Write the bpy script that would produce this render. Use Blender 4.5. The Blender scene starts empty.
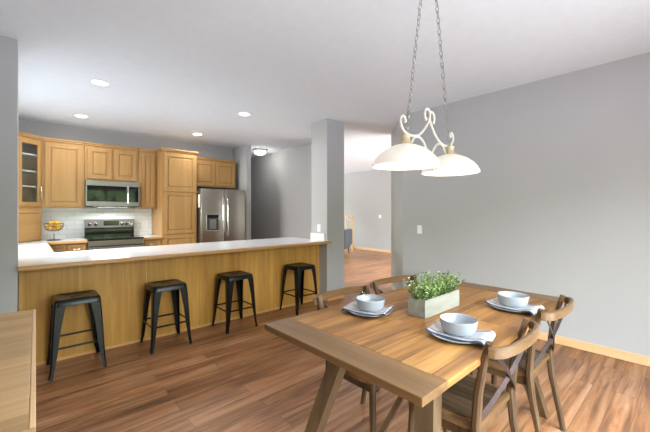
import bpy, bmesh, math, random
from mathutils import Vector, Matrix
random.seed(7)
C = bpy.context.scene.collection
SC = bpy.context.scene
PI = math.pi
R = math.radians

# ------------------------------------------------------------------ camera, world, light, exposure
CAMZ = 1.355
CEIL = 2.74
cam = bpy.data.cameras.new('camera'); cam_o = bpy.data.objects.new('camera', cam); C.objects.link(cam_o)
cam.sensor_width = 36.0; cam.lens = 36.0*332/650; cam.shift_y = -5/650; cam.clip_start = 0.02
cam_o.location = (0, 0, CAMZ); cam_o.rotation_euler = (PI/2, 0, -R(42.1))
SC.camera = cam_o
SC.view_settings.view_transform = 'Standard'; SC.view_settings.look = 'None'
SC.view_settings.gamma = 1; SC.view_settings.use_curve_mapping = False
SC.view_settings.exposure = 0.25
SC.cycles.max_bounces = 12; SC.cycles.diffuse_bounces = 8; SC.cycles.sample_clamp_indirect = 6
SC.cycles.use_denoising = True

TREE=.0; SKY=18.5
world = bpy.data.worlds.new('sky'); SC.world = world; world.use_nodes = True
nt = world.node_tree; nt.nodes.clear()
def wn(t): return nt.nodes.new(t)
def wl(a,b): nt.links.new(a,b)
tc = wn('ShaderNodeTexCoord'); sep = wn('ShaderNodeSeparateXYZ'); wl(tc.outputs['Generated'], sep.inputs[0])
ns = wn('ShaderNodeTexNoise'); ns.inputs['Scale'].default_value = 11; ns.inputs['Detail'].default_value = 7
wl(tc.outputs['Generated'], ns.inputs['Vector'])
gr = wn('ShaderNodeValToRGB'); e = gr.color_ramp.elements
e[0].position = .36; e[0].color = (.012,.03,.008,1); e[1].position = .66; e[1].color = (.15,.22,.10,1)
wl(ns.outputs['Fac'], gr.inputs[0])
# ragged tree line: green below about 20 degrees, pale sky above, grey ground glow added below the horizon to light the ceiling
ad = wn('ShaderNodeMath'); ad.operation = 'MULTIPLY_ADD'; ad.inputs[1].default_value = -.35; wl(ns.outputs['Fac'], ad.inputs[0]); wl(sep.outputs['Z'], ad.inputs[2])
mr = wn('ShaderNodeMapRange'); mr.inputs['From Min'].default_value = TREE; mr.inputs['From Max'].default_value = TREE+.05; wl(ad.outputs[0], mr.inputs['Value'])
mx = wn('ShaderNodeMix'); mx.data_type = 'RGBA'; wl(mr.outputs[0], mx.inputs[0]); wl(gr.outputs[0], mx.inputs[6]); mx.inputs[7].default_value = (.86,.94,1,1)
m2 = wn('ShaderNodeMapRange'); m2.inputs['From Min'].default_value = -.10; m2.inputs['From Max'].default_value = -.06; wl(sep.outputs['Z'], m2.inputs['Value'])
mx2 = wn('ShaderNodeMix'); mx2.data_type = 'RGBA'; wl(m2.outputs[0], mx2.inputs[0]); mx2.inputs[6].default_value = (.29,.31,.34,1); wl(mx.outputs[2], mx2.inputs[7])
bg = wn('ShaderNodeBackground'); bg.inputs[1].default_value = SKY; wl(mx2.outputs[2], bg.inputs[0])
wo = wn('ShaderNodeOutputWorld'); wl(bg.outputs[0], wo.inputs[0])

def area(name, loc, rot, sx, sy, power, col=(1,1,1), portal=False, shape='RECTANGLE', spread=None):
    l = bpy.data.lights.new(name, 'AREA'); l.shape = shape; l.size = sx; l.size_y = sy; l.energy = power; l.color = col
    if portal: l.cycles.is_portal = True
    if spread: l.spread = spread
    o = bpy.data.objects.new(name, l); C.objects.link(o); o.location = loc; o.rotation_euler = rot
    return o
# daylight through the dining room's glass doors (behind the camera), the kitchen window over the left counter and the living room windows
area('daylight_patio', (1.60, -.94, 1.06), (R(90),0,0), 2.8, 2.12, 1, portal=True)
area('daylight_kitchen', (-.43-.13, 5.05, 1.50), (R(90),0,-R(90)), 1.2, .92, 1, portal=True)
area('daylight_living', (6.8, 3.19, 1.35), (R(90),0,0), 3.4, 2.3, 1, portal=True)
area('daylight_stair', (6.4, 11.03, 1.35), (R(-90),0,0), 3.6, 2.3, 1, portal=True)
area('kitchen_window_boost', (-.78, 5.05, 1.66), (R(76),0,-R(90)), 1.3, .9, 38, (1,.99,.97), spread=R(95))  # extra lamp outside the kitchen window, added to strengthen its daylight
area('living_window_boost', (6.8, 3.02, 1.4), (R(90),0,0), 3.3, 2.1, 100, (.97,.98,1))  # fill lamp added behind the living room window to brighten the far wall

CAN_W=7.5; HALL_W=5; BULB_W=3

# ------------------------------------------------------------------ helpers
class MB:
    def __init__(self): self.bm = bmesh.new(); self.M = Matrix.Identity(4)
    def _add(self, verts):
        for v in verts: v.co = self.M @ v.co
    def box(self, x0,x1,y0,y1,z0,z1, bev=0.0, seg=2, mat=None):
        r = bmesh.ops.create_cube(self.bm, size=1); vs = r['verts']
        T = Matrix.Translation(((x0+x1)/2,(y0+y1)/2,(z0+z1)/2)) @ Matrix.Diagonal((abs(x1-x0),abs(y1-y0),abs(z1-z0),1))
        if mat is not None: T = mat @ T
        for v in vs: v.co = self.M @ (T @ v.co)
        if bev > 0:
            es = list({e for v in vs for e in v.link_edges})
            bmesh.ops.bevel(self.bm, geom=es, offset=bev, segments=seg, profile=.5, affect='EDGES')
        return self
    def hexa(self, bot, top):            # two quads of 3D points
        vs = [self.bm.verts.new(self.M @ Vector(p)) for p in list(bot)+list(top)]
        f = self.bm.faces.new
        f(vs[3::-1]); f(vs[4:8])
        for i in range(4): j=(i+1)%4; f((vs[i],vs[j],vs[4+j],vs[4+i]))
        return self
    def beam(self, a, b, w0, d0, w1=None, d1=None, xdir=(1,0,0), bev=0):   # tapered bar a->b, w along xdir
        a=Vector(a); b=Vector(b); t=(b-a).normalized(); x=Vector(xdir); x=(x-t*x.dot(t)).normalized(); y=t.cross(x)
        w1=w0 if w1 is None else w1; d1=d0 if d1 is None else d1
        q=lambda p,w,d:[p-x*w/2-y*d/2,p+x*w/2-y*d/2,p+x*w/2+y*d/2,p-x*w/2+y*d/2]
        n0=len(self.bm.verts)
        self.hexa(q(a,w0,d0),q(b,w1,d1))
        if bev:
            self.bm.verts.ensure_lookup_table(); vs=self.bm.verts[n0:]
            bmesh.ops.bevel(self.bm, geom=list({e for v in vs for e in v.link_edges}), offset=bev, segments=2, profile=.5, affect='EDGES')
        return self
    def tube(self, pts, r, n=8, caps=True, closed=False):
        pts=[Vector(p) for p in pts]; m=len(pts); rs=r if isinstance(r,(list,tuple)) else [r]*m
        rings=[]; prev=None
        for i,p in enumerate(pts):
            if closed: t=(pts[(i+1)%m]-pts[i-1])
            else: t=pts[min(i+1,m-1)]-pts[max(i-1,0)]
            t.normalize()
            if prev is None:
                u=Vector((0,0,1)) if abs(t.z)<.9 else Vector((1,0,0))
                u=(u-t*u.dot(t)).normalized()
            else:
                u=(prev-t*prev.dot(t)).normalized()
            prev=u; w=t.cross(u)
            rings.append([self.bm.verts.new(self.M@(p+(u*math.cos(2*PI*k/n)+w*math.sin(2*PI*k/n))*rs[i])) for k in range(n)])
        for i in range(m if closed else m-1):
            a=rings[i]; b=rings[(i+1)%m]
            for k in range(n): self.bm.faces.new((a[k],a[(k+1)%n],b[(k+1)%n],b[k]))
        if caps and not closed:
            self.bm.faces.new(rings[0][::-1]); self.bm.faces.new(rings[-1])
        return self
    def sweep(self, pts, prof, ups=None, sides=None):   # rectangular profile prof=(w,h) list per point along path; side horizontal
        rings=[]; m=len(pts); pts=[Vector(p) for p in pts]
        for i,p in enumerate(pts):
            t=(pts[min(i+1,m-1)]-pts[max(i-1,0)]).normalized()
            up=Vector(ups[i]) if ups else Vector((0,0,1))
            s=t.cross(up).normalized(); u=s.cross(t).normalized()
            w,h=prof[i] if isinstance(prof,list) else prof
            c=min(w,h)*.25
            q=[(-w/2+c,-h/2),(w/2-c,-h/2),(w/2,-h/2+c),(w/2,h/2-c),(w/2-c,h/2),(-w/2+c,h/2),(-w/2,h/2-c),(-w/2,-h/2+c)]
            rings.append([self.bm.verts.new(self.M@(p+s*a+u*b)) for a,b in q])
        n=8
        for i in range(m-1):
            for k in range(n): self.bm.faces.new((rings[i][k],rings[i][(k+1)%n],rings[i+1][(k+1)%n],rings[i+1][k]))
        self.bm.faces.new(rings[0][::-1]); self.bm.faces.new(rings[-1])
        return self
    def lathe(self, prof, loc=(0,0,0), n=32, cap0=False, cap1=False):
        rings=[]
        for r,z in prof:
            if r<1e-5: rings.append([self.bm.verts.new(self.M@Vector((loc[0],loc[1],loc[2]+z)))]); continue
            rings.append([self.bm.verts.new(self.M@Vector((loc[0]+r*math.cos(2*PI*k/n),loc[1]+r*math.sin(2*PI*k/n),loc[2]+z))) for k in range(n)])
        for a,b in zip(rings,rings[1:]):
            for k in range(n):
                j=(k+1)%n
                if len(a)==1 and len(b)==1: continue
                if len(a)==1: self.bm.faces.new((a[0],b[j],b[k]))
                elif len(b)==1: self.bm.faces.new((a[k],a[j],b[0]))
                else: self.bm.faces.new((a[k],a[j],b[j],b[k]))
        return self
    def prism(self, poly, z0, z1, bev=0, seg=2):
        n0=len(self.bm.verts)
        lo=[self.bm.verts.new(self.M@Vector((x,y,z0))) for x,y in poly]; hi=[self.bm.verts.new(self.M@Vector((x,y,z1))) for x,y in poly]
        self.bm.faces.new(lo[::-1]); self.bm.faces.new(hi); n=len(poly)
        for i in range(n): j=(i+1)%n; self.bm.faces.new((lo[i],lo[j],hi[j],hi[i]))
        if bev:
            self.bm.verts.ensure_lookup_table(); vs=set(self.bm.verts[n0:])
            es=[e for e in self.bm.edges if e.verts[0] in vs and e.verts[1] in vs and abs(e.verts[0].co.z-e.verts[1].co.z)<1e-6]
            bmesh.ops.bevel(self.bm, geom=es, offset=bev, segments=seg, profile=.5, affect='EDGES')
        return self
    def sphere(self, loc, r, sc=(1,1,1), u=16, v=10):
        T=Matrix.Translation(loc)@Matrix.Diagonal((sc[0],sc[1],sc[2],1))
        bmesh.ops.create_uvsphere(self.bm,u_segments=u,v_segments=v,radius=r,matrix=self.M@T); return self
    def build(self, name, mat, parent=None, smooth=False, angle=40):
        me=bpy.data.meshes.new(name); bmesh.ops.recalc_face_normals(self.bm, faces=self.bm.faces[:])
        self.bm.to_mesh(me); self.bm.free()
        o=bpy.data.objects.new(name,me); C.objects.link(o); me.materials.append(mat)
        if parent is not None: o.parent=parent
        if smooth:
            for p in me.polygons: p.use_smooth=True
            try: me.set_sharp_from_angle(angle=R(angle))
            except Exception: pass
        return o
def thing(name, label, cat, loc=(0,0,0), rz=0, group=None):
    o=bpy.data.objects.new(name,None); C.objects.link(o); o.location=loc; o.rotation_euler=(0,0,rz); o.empty_display_size=.1
    return tag(o,label,cat,group)
def tag(o,label,cat,group=None):
    o['label']=label; o['category']=cat
    if group: o['group']=group
    return o
def struct(o,label=None):
    o['kind']='structure'
    return o
def dup(root, loc, rz, label):
    r=root.copy(); C.objects.link(r); r.location=loc; r.rotation_euler=(0,0,rz); r['label']=label
    for ch in list(root.children):
        c=ch.copy(); C.objects.link(c); c.parent=r
        for g in ch.children:
            d=g.copy(); C.objects.link(d); d.parent=c
    return r

# ------------------------------------------------------------------ materials
def newmat(name):
    m=bpy.data.materials.new(name); m.use_nodes=True; n=m.node_tree; b=n.nodes['Principled BSDF']; return m,n,b
def N(n,t,**kw):
    x=n.nodes.new(t)
    for k,v in kw.items():
        if k in x.inputs: x.inputs[k].default_value=v
        else: setattr(x,k,v)
    return x
def lin(c):   # sRGB 0-255 -> linear
    f=lambda v:(v/255/12.92 if v<=10.3 else ((v/255+.055)/1.055)**2.4)
    return (f(c[0]),f(c[1]),f(c[2]),1)
def plain(name,col,rough=.5,metal=0,var=.06,scale=6,bump=0,bscale=200,emis=None,spec=.5):
    m,n,b=newmat(name); L=n.links.new
    tc=N(n,'ShaderNodeTexCoord'); ns=N(n,'ShaderNodeTexNoise',Scale=scale,Detail=3)
    L(tc.outputs['Object'],ns.inputs['Vector'])
    c=lin(col); r=N(n,'ShaderNodeValToRGB')
    r.color_ramp.elements[0].position=.3; r.color_ramp.elements[1].position=.7
    r.color_ramp.elements[0].color=tuple(v*(1-var) for v in c[:3])+(1,); r.color_ramp.elements[1].color=tuple(min(1,v*(1+var)) for v in c[:3])+(1,)
    L(ns.outputs['Fac'],r.inputs[0]); L(r.outputs[0],b.inputs['Base Color'])
    b.inputs['Roughness'].default_value=rough; b.inputs['Metallic'].default_value=metal; b.inputs['Specular IOR Level'].default_value=spec
    if bump:
        n2=N(n,'ShaderNodeTexNoise',Scale=bscale,Detail=2); L(tc.outputs['Object'],n2.inputs['Vector'])
        bp=N(n,'ShaderNodeBump',Strength=bump,Distance=.002); L(n2.outputs['Fac'],bp.inputs['Height']); L(bp.outputs[0],b.inputs['Normal'])
    if emis:
        b.inputs['Emission Color'].default_value=lin(emis[0]); b.inputs['Emission Strength'].default_value=emis[1]
    return m
def wood(name,dark,light,axis='Z',rough=.4,grain=28,stretch=.06,pos=(.3,.72),island=0,coarse=1.0,spec=.4):
    m,n,b=newmat(name); L=n.links.new
    tc=N(n,'ShaderNodeTexCoord'); mp=N(n,'ShaderNodeMapping'); L(tc.outputs['Object'],mp.inputs[0])
    s=[1,1,1]; s['XYZ'.index(axis)]=stretch; mp.inputs['Scale'].default_value=s
    vec=mp.outputs[0]
    if island:
        g=N(n,'ShaderNodeNewGeometry'); a=N(n,'ShaderNodeVectorMath',operation='ADD'); ml=N(n,'ShaderNodeMath',operation='MULTIPLY'); ml.inputs[1].default_value=37
        L(g.outputs['Random Per Island'],ml.inputs[0]); L(mp.outputs[0],a.inputs[0]); L(ml.outputs[0],a.inputs[1]); vec=a.outputs[0]
    n1=N(n,'ShaderNodeTexNoise',Scale=grain,Detail=6,Roughness=.62,Distortion=.6); L(vec,n1.inputs['Vector'])
    n2=N(n,'ShaderNodeTexNoise',Scale=grain*.22*coarse,Detail=3,Distortion=1.2); L(vec,n2.inputs['Vector'])
    mxx=N(n,'ShaderNodeMath',operation='MULTIPLY_ADD'); mxx.inputs[1].default_value=.5; L(n1.outputs['Fac'],mxx.inputs[0])
    h=N(n,'ShaderNodeMath',operation='MULTIPLY'); h.inputs[1].default_value=.5; L(n2.outputs['Fac'],h.inputs[0]); L(h.outputs[0],mxx.inputs[2])
    r=N(n,'ShaderNodeValToRGB'); r.color_ramp.elements[0].position=pos[0]; r.color_ramp.elements[1].position=pos[1]
    r.color_ramp.elements[0].color=lin(dark); r.color_ramp.elements[1].color=lin(light); L(mxx.outputs[0],r.inputs[0])
    out=r.outputs[0]
    if island:
        hs=N(n,'ShaderNodeHueSaturation'); mr=N(n,'ShaderNodeMapRange'); mr.inputs['To Min'].default_value=1-island; mr.inputs['To Max'].default_value=1+island
        L(g.outputs['Random Per Island'],mr.inputs['Value']); L(mr.outputs[0],hs.inputs['Value']); L(out,hs.inputs['Color']); out=hs.outputs[0]
    L(out,b.inputs['Base Color']); b.inputs['Roughness'].default_value=rough; b.inputs['Specular IOR Level'].default_value=spec
    bp=N(n,'ShaderNodeBump',Strength=.12,Distance=.001); L(n1.outputs['Fac'],bp.inputs['Height']); L(bp.outputs[0],b.inputs['Normal'])
    return m
def planks(name,colA,colB,dark,L_,W,axis='X',rough=.35,mortar=.0018,mcol=(60,38,24),grain=16,coat=0,vary=.55,stretch=.07,spec=.5):
    m,n,b=newmat(name); L=n.links.new
    tc=N(n,'ShaderNodeTexCoord'); mp=N(n,'ShaderNodeMapping'); L(tc.outputs['Object'],mp.inputs[0])
    if axis=='Y': mp.inputs['Rotation'].default_value=(0,0,PI/2)
    br=N(n,'ShaderNodeTexBrick',offset=.37,offset_frequency=2); L(mp.outputs[0],br.inputs['Vector'])
    br.inputs['Scale'].default_value=1; br.inputs['Brick Width'].default_value=L_; br.inputs['Row Height'].default_value=W
    br.inputs['Mortar Size'].default_value=mortar; br.inputs['Mortar Smooth'].default_value=.2
    br.inputs['Color1'].default_value=(0,0,0,1); br.inputs['Color2'].default_value=(1,1,1,1); br.inputs['Mortar'].default_value=(.5,.5,.5,1)
    sc=N(n,'ShaderNodeMapping'); L(mp.outputs[0],sc.inputs[0]); sc.inputs['Scale'].default_value=(stretch,1,1)
    off=N(n,'ShaderNodeVectorMath',operation='MULTIPLY_ADD'); L(br.outputs['Color'],off.inputs[0]); off.inputs[1].default_value=(3,11,5); L(sc.outputs[0],off.inputs[2])
    n1=N(n,'ShaderNodeTexNoise',Scale=grain,Detail=7,Roughness=.65,Distortion=.8); L(off.outputs[0],n1.inputs['Vector'])
    n2=N(n,'ShaderNodeTexNoise',Scale=grain*.28,Detail=3,Distortion=1.5); L(off.outputs[0],n2.inputs['Vector'])
    r=N(n,'ShaderNodeValToRGB'); e=r.color_ramp.elements; e[0].position=.34; e[0].color=lin(dark); e[1].position=.65; e[1].color=lin(colB)
    k=e.new(.5); k.color=lin(colA)
    s1=N(n,'ShaderNodeMath',operation='MULTIPLY'); s1.inputs[1].default_value=.5; L(n2.outputs['Fac'],s1.inputs[0])
    s2=N(n,'ShaderNodeMath',operation='MULTIPLY_ADD'); s2.inputs[1].default_value=.5; L(n1.outputs['Fac'],s2.inputs[0]); L(s1.outputs[0],s2.inputs[2])
    L(s2.outputs[0],r.inputs[0])
    hs=N(n,'ShaderNodeHueSaturation'); mr=N(n,'ShaderNodeMapRange'); mr.inputs['To Min'].default_value=1-vary/2; mr.inputs['To Max'].default_value=1+vary/2
    L(br.outputs['Color'],mr.inputs['Value']); L(mr.outputs[0],hs.inputs['Value']); L(r.outputs[0],hs.inputs['Color'])
    mm=N(n,'ShaderNodeMix',data_type='RGBA'); L(br.outputs['Fac'],mm.inputs[0]); L(hs.outputs[0],mm.inputs[6]); mm.inputs[7].default_value=lin(mcol)
    L(mm.outputs[2],b.inputs['Base Color'])
    rr=N(n,'ShaderNodeMapRange'); rr.inputs['To Min'].default_value=rough-.06; rr.inputs['To Max'].default_value=rough+.1; L(n1.outputs['Fac'],rr.inputs['Value']); L(rr.outputs[0],b.inputs['Roughness'])
    b.inputs['Specular IOR Level'].default_value=spec
    bp=N(n,'ShaderNodeBump',Strength=.15,Distance=.001); L(n1.outputs['Fac'],bp.inputs['Height']); L(bp.outputs[0],b.inputs['Normal'])
    return m
def tiles(name,col,grout,w,h):
    m,n,b=newmat(name); L=n.links.new
    tc=N(n,'ShaderNodeTexCoord'); sp=N(n,'ShaderNodeSeparateXYZ'); cb=N(n,'ShaderNodeCombineXYZ'); L(tc.outputs['Object'],sp.inputs[0])
    L(sp.outputs['X'],cb.inputs[0]); L(sp.outputs['Z'],cb.inputs[1])
    br=N(n,'ShaderNodeTexBrick',offset=.5); L(cb.outputs[0],br.inputs['Vector']); br.inputs['Scale'].default_value=1
    br.inputs['Brick Width'].default_value=w; br.inputs['Row Height'].default_value=h; br.inputs['Mortar Size'].default_value=.003
    c=lin(col); br.inputs['Color1'].default_value=c; br.inputs['Color2'].default_value=tuple(v*.95 for v in c[:3])+(1,); br.inputs['Mortar'].default_value=lin(grout)
    L(br.outputs['Color'],b.inputs['Base Color']); b.inputs['Roughness'].default_value=.3
    bp=N(n,'ShaderNodeBump',Strength=.3,Distance=.002,invert=True); L(br.outputs['Fac'],bp.inputs['Height']); L(bp.outputs[0],b.inputs['Normal'])
    return m
def glassmat(name,rough=0,tint=(.9,.95,.95,1),alpha=None):
    m,n,b=newmat(name); b.inputs['Base Color'].default_value=tint; b.inputs['Roughness'].default_value=rough; b.inputs['Transmission Weight'].default_value=1
    b.inputs['IOR'].default_value=1.1 if alpha is None else alpha
    return m
def brushed(name,col,rough=.3,axis='Z'):
    m,n,b=newmat(name); L=n.links.new
    tc=N(n,'ShaderNodeTexCoord'); mp=N(n,'ShaderNodeMapping'); L(tc.outputs['Object'],mp.inputs[0]); s=[1,1,1]; s['XYZ'.index(axis)]=.02; mp.inputs['Scale'].default_value=s
    ns=N(n,'ShaderNodeTexNoise',Scale=260,Detail=2); L(mp.outputs[0],ns.inputs['Vector'])
    mr=N(n,'ShaderNodeMapRange'); mr.inputs['To Min'].default_value=rough-.02; mr.inputs['To Max'].default_value=rough+.03; L(ns.outputs['Fac'],mr.inputs['Value']); L(mr.outputs[0],b.inputs['Roughness'])
    b.inputs['Base Color'].default_value=lin(col); b.inputs['Metallic'].default_value=.92
    return m

M={}
M['wall']=plain('grey_wall_paint',(181,182,183),.6,var=.012,scale=2,bump=.08,bscale=160,spec=.25)
M['ceiling']=plain('white_ceiling_texture',(228,236,243),.9,var=.015,scale=14,bump=.5,bscale=90,spec=.1)
M['floor']=planks('walnut_laminate_floor',(156,107,68),(184,142,108),(80,48,30),1.25,.13,'X',.34,.0011,(74,46,30),26,vary=.30,spec=.55,stretch=.075)
M['trim']=wood('maple_trim',(214,172,124),(236,200,156),'Y',.35,20,.05)
M['maple']=wood('honey_maple',(156,118,68),(184,146,94),'Z',.36,24,.05)
M['maple_h']=wood('honey_maple_horizontal',(156,118,68),(184,146,94),'X',.36,24,.05)
M['oak_panel']=wood('oak_veneer_panel',(164,116,48),(206,158,78),'Z',.38,22,.06,coarse=.7,pos=(.36,.64))
M['oak_trim']=wood('oak_trim',(196,146,84),(220,174,112),'X',.36,22,.05)
M['edge']=wood('counter_edge_wood',(176,130,78),(212,168,116),'X',.3,22,.05)
M['counter']=plain('white_laminate',(232,232,234),.16,var=.015,scale=60)
M['tile']=tiles('white_subway_tile',(236,240,244),(205,208,212),.20,.075)
M['steel']=brushed('brushed_stainless',(146,143,139),.34,'X')
M['steel_v']=brushed('brushed_stainless_fridge',(154,146,139),.32,'Z')
M['steel_dark']=plain('dark_grey_appliance_side',(70,70,72),.4,metal=.3)
M['chrome']=plain('polished_handle_metal',(225,225,228),.16,metal=1,var=.01)
M['black_glass']=plain('black_glass',(14,15,17),.05,var=.02)
M['black_plastic']=plain('black_plastic',(24,24,26),.35)
M['display']=plain('range_display',(34,40,48),.15)
M['stool']=plain('gunmetal_stool',(19,19,20),.27,metal=.5,var=.3,scale=18)
M['table_f']=planks('acacia_plank_top',(146,104,58),(188,143,84),(98,68,40),.85,.135,'X',.42,.0009,(84,60,38),20,vary=.42,spec=.35)
M['table_end']=wood('acacia_breadboard_end',(88,65,40),(138,105,68),'Y',.34,26,.05)
M['table_edge']=wood('acacia_leg',(70,54,38),(122,99,73),'Z',.4,26,.06)
M['chair']=wood('weathered_elm',(38,27,19),(122,96,68),'Z',.34,26,.06)
M['chair_h']=wood('weathered_elm_rail',(54,38,24),(146,113,76),'X',.3,22,.08)
M['seat']=wood('striped_elm_seat',(40,33,27),(108,88,66),'Y',.28,30,.05,island=.5)
M['strap']=plain('dark_bronze_strap',(78,66,66),.38,metal=.8,var=.2,scale=30)
M['bowl']=plain('pale_grey_glaze',(158,167,175),.16,var=.03)
M['plate']=plain('grey_glaze',(160,164,170),.22,var=.05)
M['planter']=wood('whitewashed_wood',(126,126,116),(176,176,164),'X',.7,24,.1)
M['soil']=plain('dark_soil',(48,38,30),.9,var=.3,scale=60)
M['lemon']=plain('yellow_fruit',(236,178,44),.45,var=.15,scale=20,bump=.2,bscale=300)
M['wire']=plain('dark_wire',(80,84,86),.35,metal=.7)
M['white_plastic']=plain('white_switch_plastic',(240,240,240),.3,var=.01)
M['iron']=plain('antique_white_iron',(206,201,192),.45,var=.08,scale=40)
M['brass']=plain('aged_gold_fitter',(206,184,152),.45,metal=.05,var=.15,scale=40)
M['chain']=plain('nickel_chain',(170,168,164),.3,metal=.9)
M['armchair']=plain('charcoal_tufted_fabric',(92,95,102),.9,var=.12,scale=60,bump=.3)
M['paper']=plain('white_paper',(245,245,245),.7,var=.01)
M['baluster']=wood('light_oak_railing',(196,160,112),(220,188,140),'Z',.4,20,.06)
M['carpet']=plain('grey_stair_carpet',(190,186,180),.95,var=.08,scale=80,bump=.3)
M['rubber']=plain('black_rubber',(20,20,20),.7)
M['frame_white']=plain('white_window_frame',(238,238,238),.4,var=.01)
def pane(name):
    m,n,b=newmat(name); n.nodes.remove(b); o=n.nodes['Material Output']
    t=N(n,'ShaderNodeBsdfTransparent'); t.inputs[0].default_value=(.9,.93,.92,1); g=N(n,'ShaderNodeBsdfGlossy'); g.inputs['Roughness'].default_value=.02
    x=N(n,'ShaderNodeMixShader'); x.inputs[0].default_value=.07; n.links.new(t.outputs[0],x.inputs[1]); n.links.new(g.outputs[0],x.inputs[2]); n.links.new(x.outputs[0],o.inputs[0])
    return m
M['glass']=pane('clear_glass')
M['cab_in']=plain('grey_cabinet_interior',(205,196,182),.6)
# translucent lamp bowl that glows by its bulb
def glow(name,col,strength,base):
    m,n,b=newmat(name); b.inputs['Base Color'].default_value=lin(base); b.inputs['Roughness'].default_value=.35
    b.inputs['Emission Color'].default_value=lin(col); b.inputs['Emission Strength'].default_value=strength; return m
M['shade']=glow('alabaster_glass',(255,242,226),.24,(238,232,223))
M['bulb']=glow('lit_bulb',(255,240,220),12,(255,255,255))
M['can']=glow('recessed_lens',(255,248,236),9,(255,255,255))
M['hall_glass']=glow('hall_light_glass',(255,248,238),3.5,(255,255,255))
# butcher block
M['block']=planks('maple_butcher_block',(184,148,98),(200,164,114),(168,130,80),.34,.09,'X',.33,.0006,(156,118,74),20,vary=.26)
# napkin stripes
def napkin_mat():
    m,n,b=newmat('striped_linen'); L=n.links.new
    tc=N(n,'ShaderNodeTexCoord'); sp=N(n,'ShaderNodeSeparateXYZ'); L(tc.outputs['Object'],sp.inputs[0])
    ab=N(n,'ShaderNodeMath',operation='ABSOLUTE'); L(sp.outputs['X'],ab.inputs[0])
    r=N(n,'ShaderNodeValToRGB'); r.color_ramp.interpolation='CONSTANT'; e=r.color_ramp.elements
    e[0].position=0; e[0].color=lin((184,184,187)); e[1].position=.052; e[1].color=lin((64,74,104))
    for p,c in ((.060,(184,184,187)),(.068,(64,74,104)),(.074,(184,184,187))):
        k=e.new(p); k.color=lin(c)
    L(ab.outputs[0],r.inputs[0]); L(r.outputs[0],b.inputs['Base Color']); b.inputs['Roughness'].default_value=.9
    w=N(n,'ShaderNodeTexNoise',Scale=400); L(tc.outputs['Object'],w.inputs['Vector']); bp=N(n,'ShaderNodeBump',Strength=.3,Distance=.001); L(w.outputs['Fac'],bp.inputs['Height']); L(bp.outputs[0],b.inputs['Normal'])
    return m
M['napkin']=napkin_mat()
M['slate']=plain('slate_blue_linen',(74,84,108),.9,var=.08,scale=40,bump=.3,bscale=400)
def leaf_mat():
    m,n,b=newmat('boxwood_leaves'); L=n.links.new
    g=N(n,'ShaderNodeNewGeometry'); r=N(n,'ShaderNodeValToRGB'); e=r.color_ramp.elements
    e[0].position=0; e[0].color=lin((56,84,40)); e[1].position=1; e[1].color=lin((214,222,196))
    for p,c in ((.3,(84,122,52)),(.55,(120,160,70)),(.75,(170,196,96)),(.88,(150,160,150))):
        k=e.new(p); k.color=lin(c)
    L(g.outputs['Random Per Island'],r.inputs[0]); L(r.outputs[0],b.inputs['Base Color']); b.inputs['Roughness'].default_value=.5
    b.inputs['Subsurface Weight'].default_value=0
    return m
M['leaf']=leaf_mat()
M['stem']=plain('green_stems',(76,96,48),.6)

# ------------------------------------------------------------------ room shell
KX0=-.43; KY1=6.80; RX=4.04
def wall(name,x0,x1,y0,y1,z0=0,z1=CEIL,mat='wall'):
    return struct(MB().box(x0,x1,y0,y1,z0,z1).build(name,M[mat]))
struct(MB().box(-.6,9.2,-1.2,11.2,-.1,0).build('floor',M['floor']))
struct(MB().box(-.6,9.2,-1.2,11.2,CEIL,CEIL+.1).build('ceiling',M['ceiling']))
o=MB(); o.box(KX0-.12,KX0,-.92,4.45,0,CEIL); o.box(KX0-.12,KX0,5.65,KY1+.12,0,CEIL); o.box(KX0-.12,KX0,4.45,5.65,0,1.04); o.box(KX0-.12,KX0,4.45,5.65,1.95,CEIL)
struct(o.build('wall_left',M['wall']))
w=MB()
for y in (4.45,5.025,5.60): w.box(KX0-.09,KX0-.03,y,y+.05,1.04,1.95,.004)
w.box(KX0-.09,KX0-.03,4.45,5.65,1.04,1.09,.004); w.box(KX0-.09,KX0-.03,4.45,5.65,1.90,1.95,.004)
struct(w.build('window_3',M['frame_white']))
wall('wall_right',RX,RX+.12,-.92,2.80)
# back wall behind the camera with a wide glazed opening
o=MB(); o.box(KX0,.2,-.92,-.8,0,CEIL); o.box(3.0,RX,-.92,-.8,0,CEIL); o.box(.2,3.0,-.92,-.8,2.12,CEIL)
struct(o.build('wall_back',M['wall']))
w=MB()
for x in (.2,1.12,2.04,2.94): w.box(x,x+.06,-.89,-.83,0,2.12,.004)
w.box(.2,3.0,-.89,-.83,2.06,2.12,.004); w.box(.2,3.0,-.89,-.83,0,.06,.004)
struct(w.build('window_1',M['frame_white']))
# 45 degree corner wall to the living room opening
d=.805
struct(MB().prism([(RX,2.80),(RX+d,2.80+d),(RX+d+.12,2.80+d),(RX+.12,2.80)],0,CEIL).build('wall_corner',M['wall']))
# pillar and stub wall at the two ends of the bar
struct(MB().box(3.348,3.713,3.66,4.025,0,CEIL,.004).build('wall_pillar',M['wall']))
struct(MB().box(KX0,-.044,3.66,4.025,0,CEIL,.004).build('wall_stub',M['wall']))
# kitchen
wall('wall_kitchen',KX0,3.515,KY1,KY1+.12)
struct(MB().box(KX0+.005,1.76,KY1-.012,KY1-.001,.914,1.40).build('wall_backsplash',M['tile']))
struct(MB().box(3.40,3.515,6.20,KY1,0,CEIL,.003).build('wall_fridge',M['wall']))
wall('wall_fridge_hall',3.40,3.515,KY1+.12,10.0)
wall('wall_hall',4.37,4.49,4.55,10.0)
wall('wall_hall_end',3.40,4.49,10.0,10.12)
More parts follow.
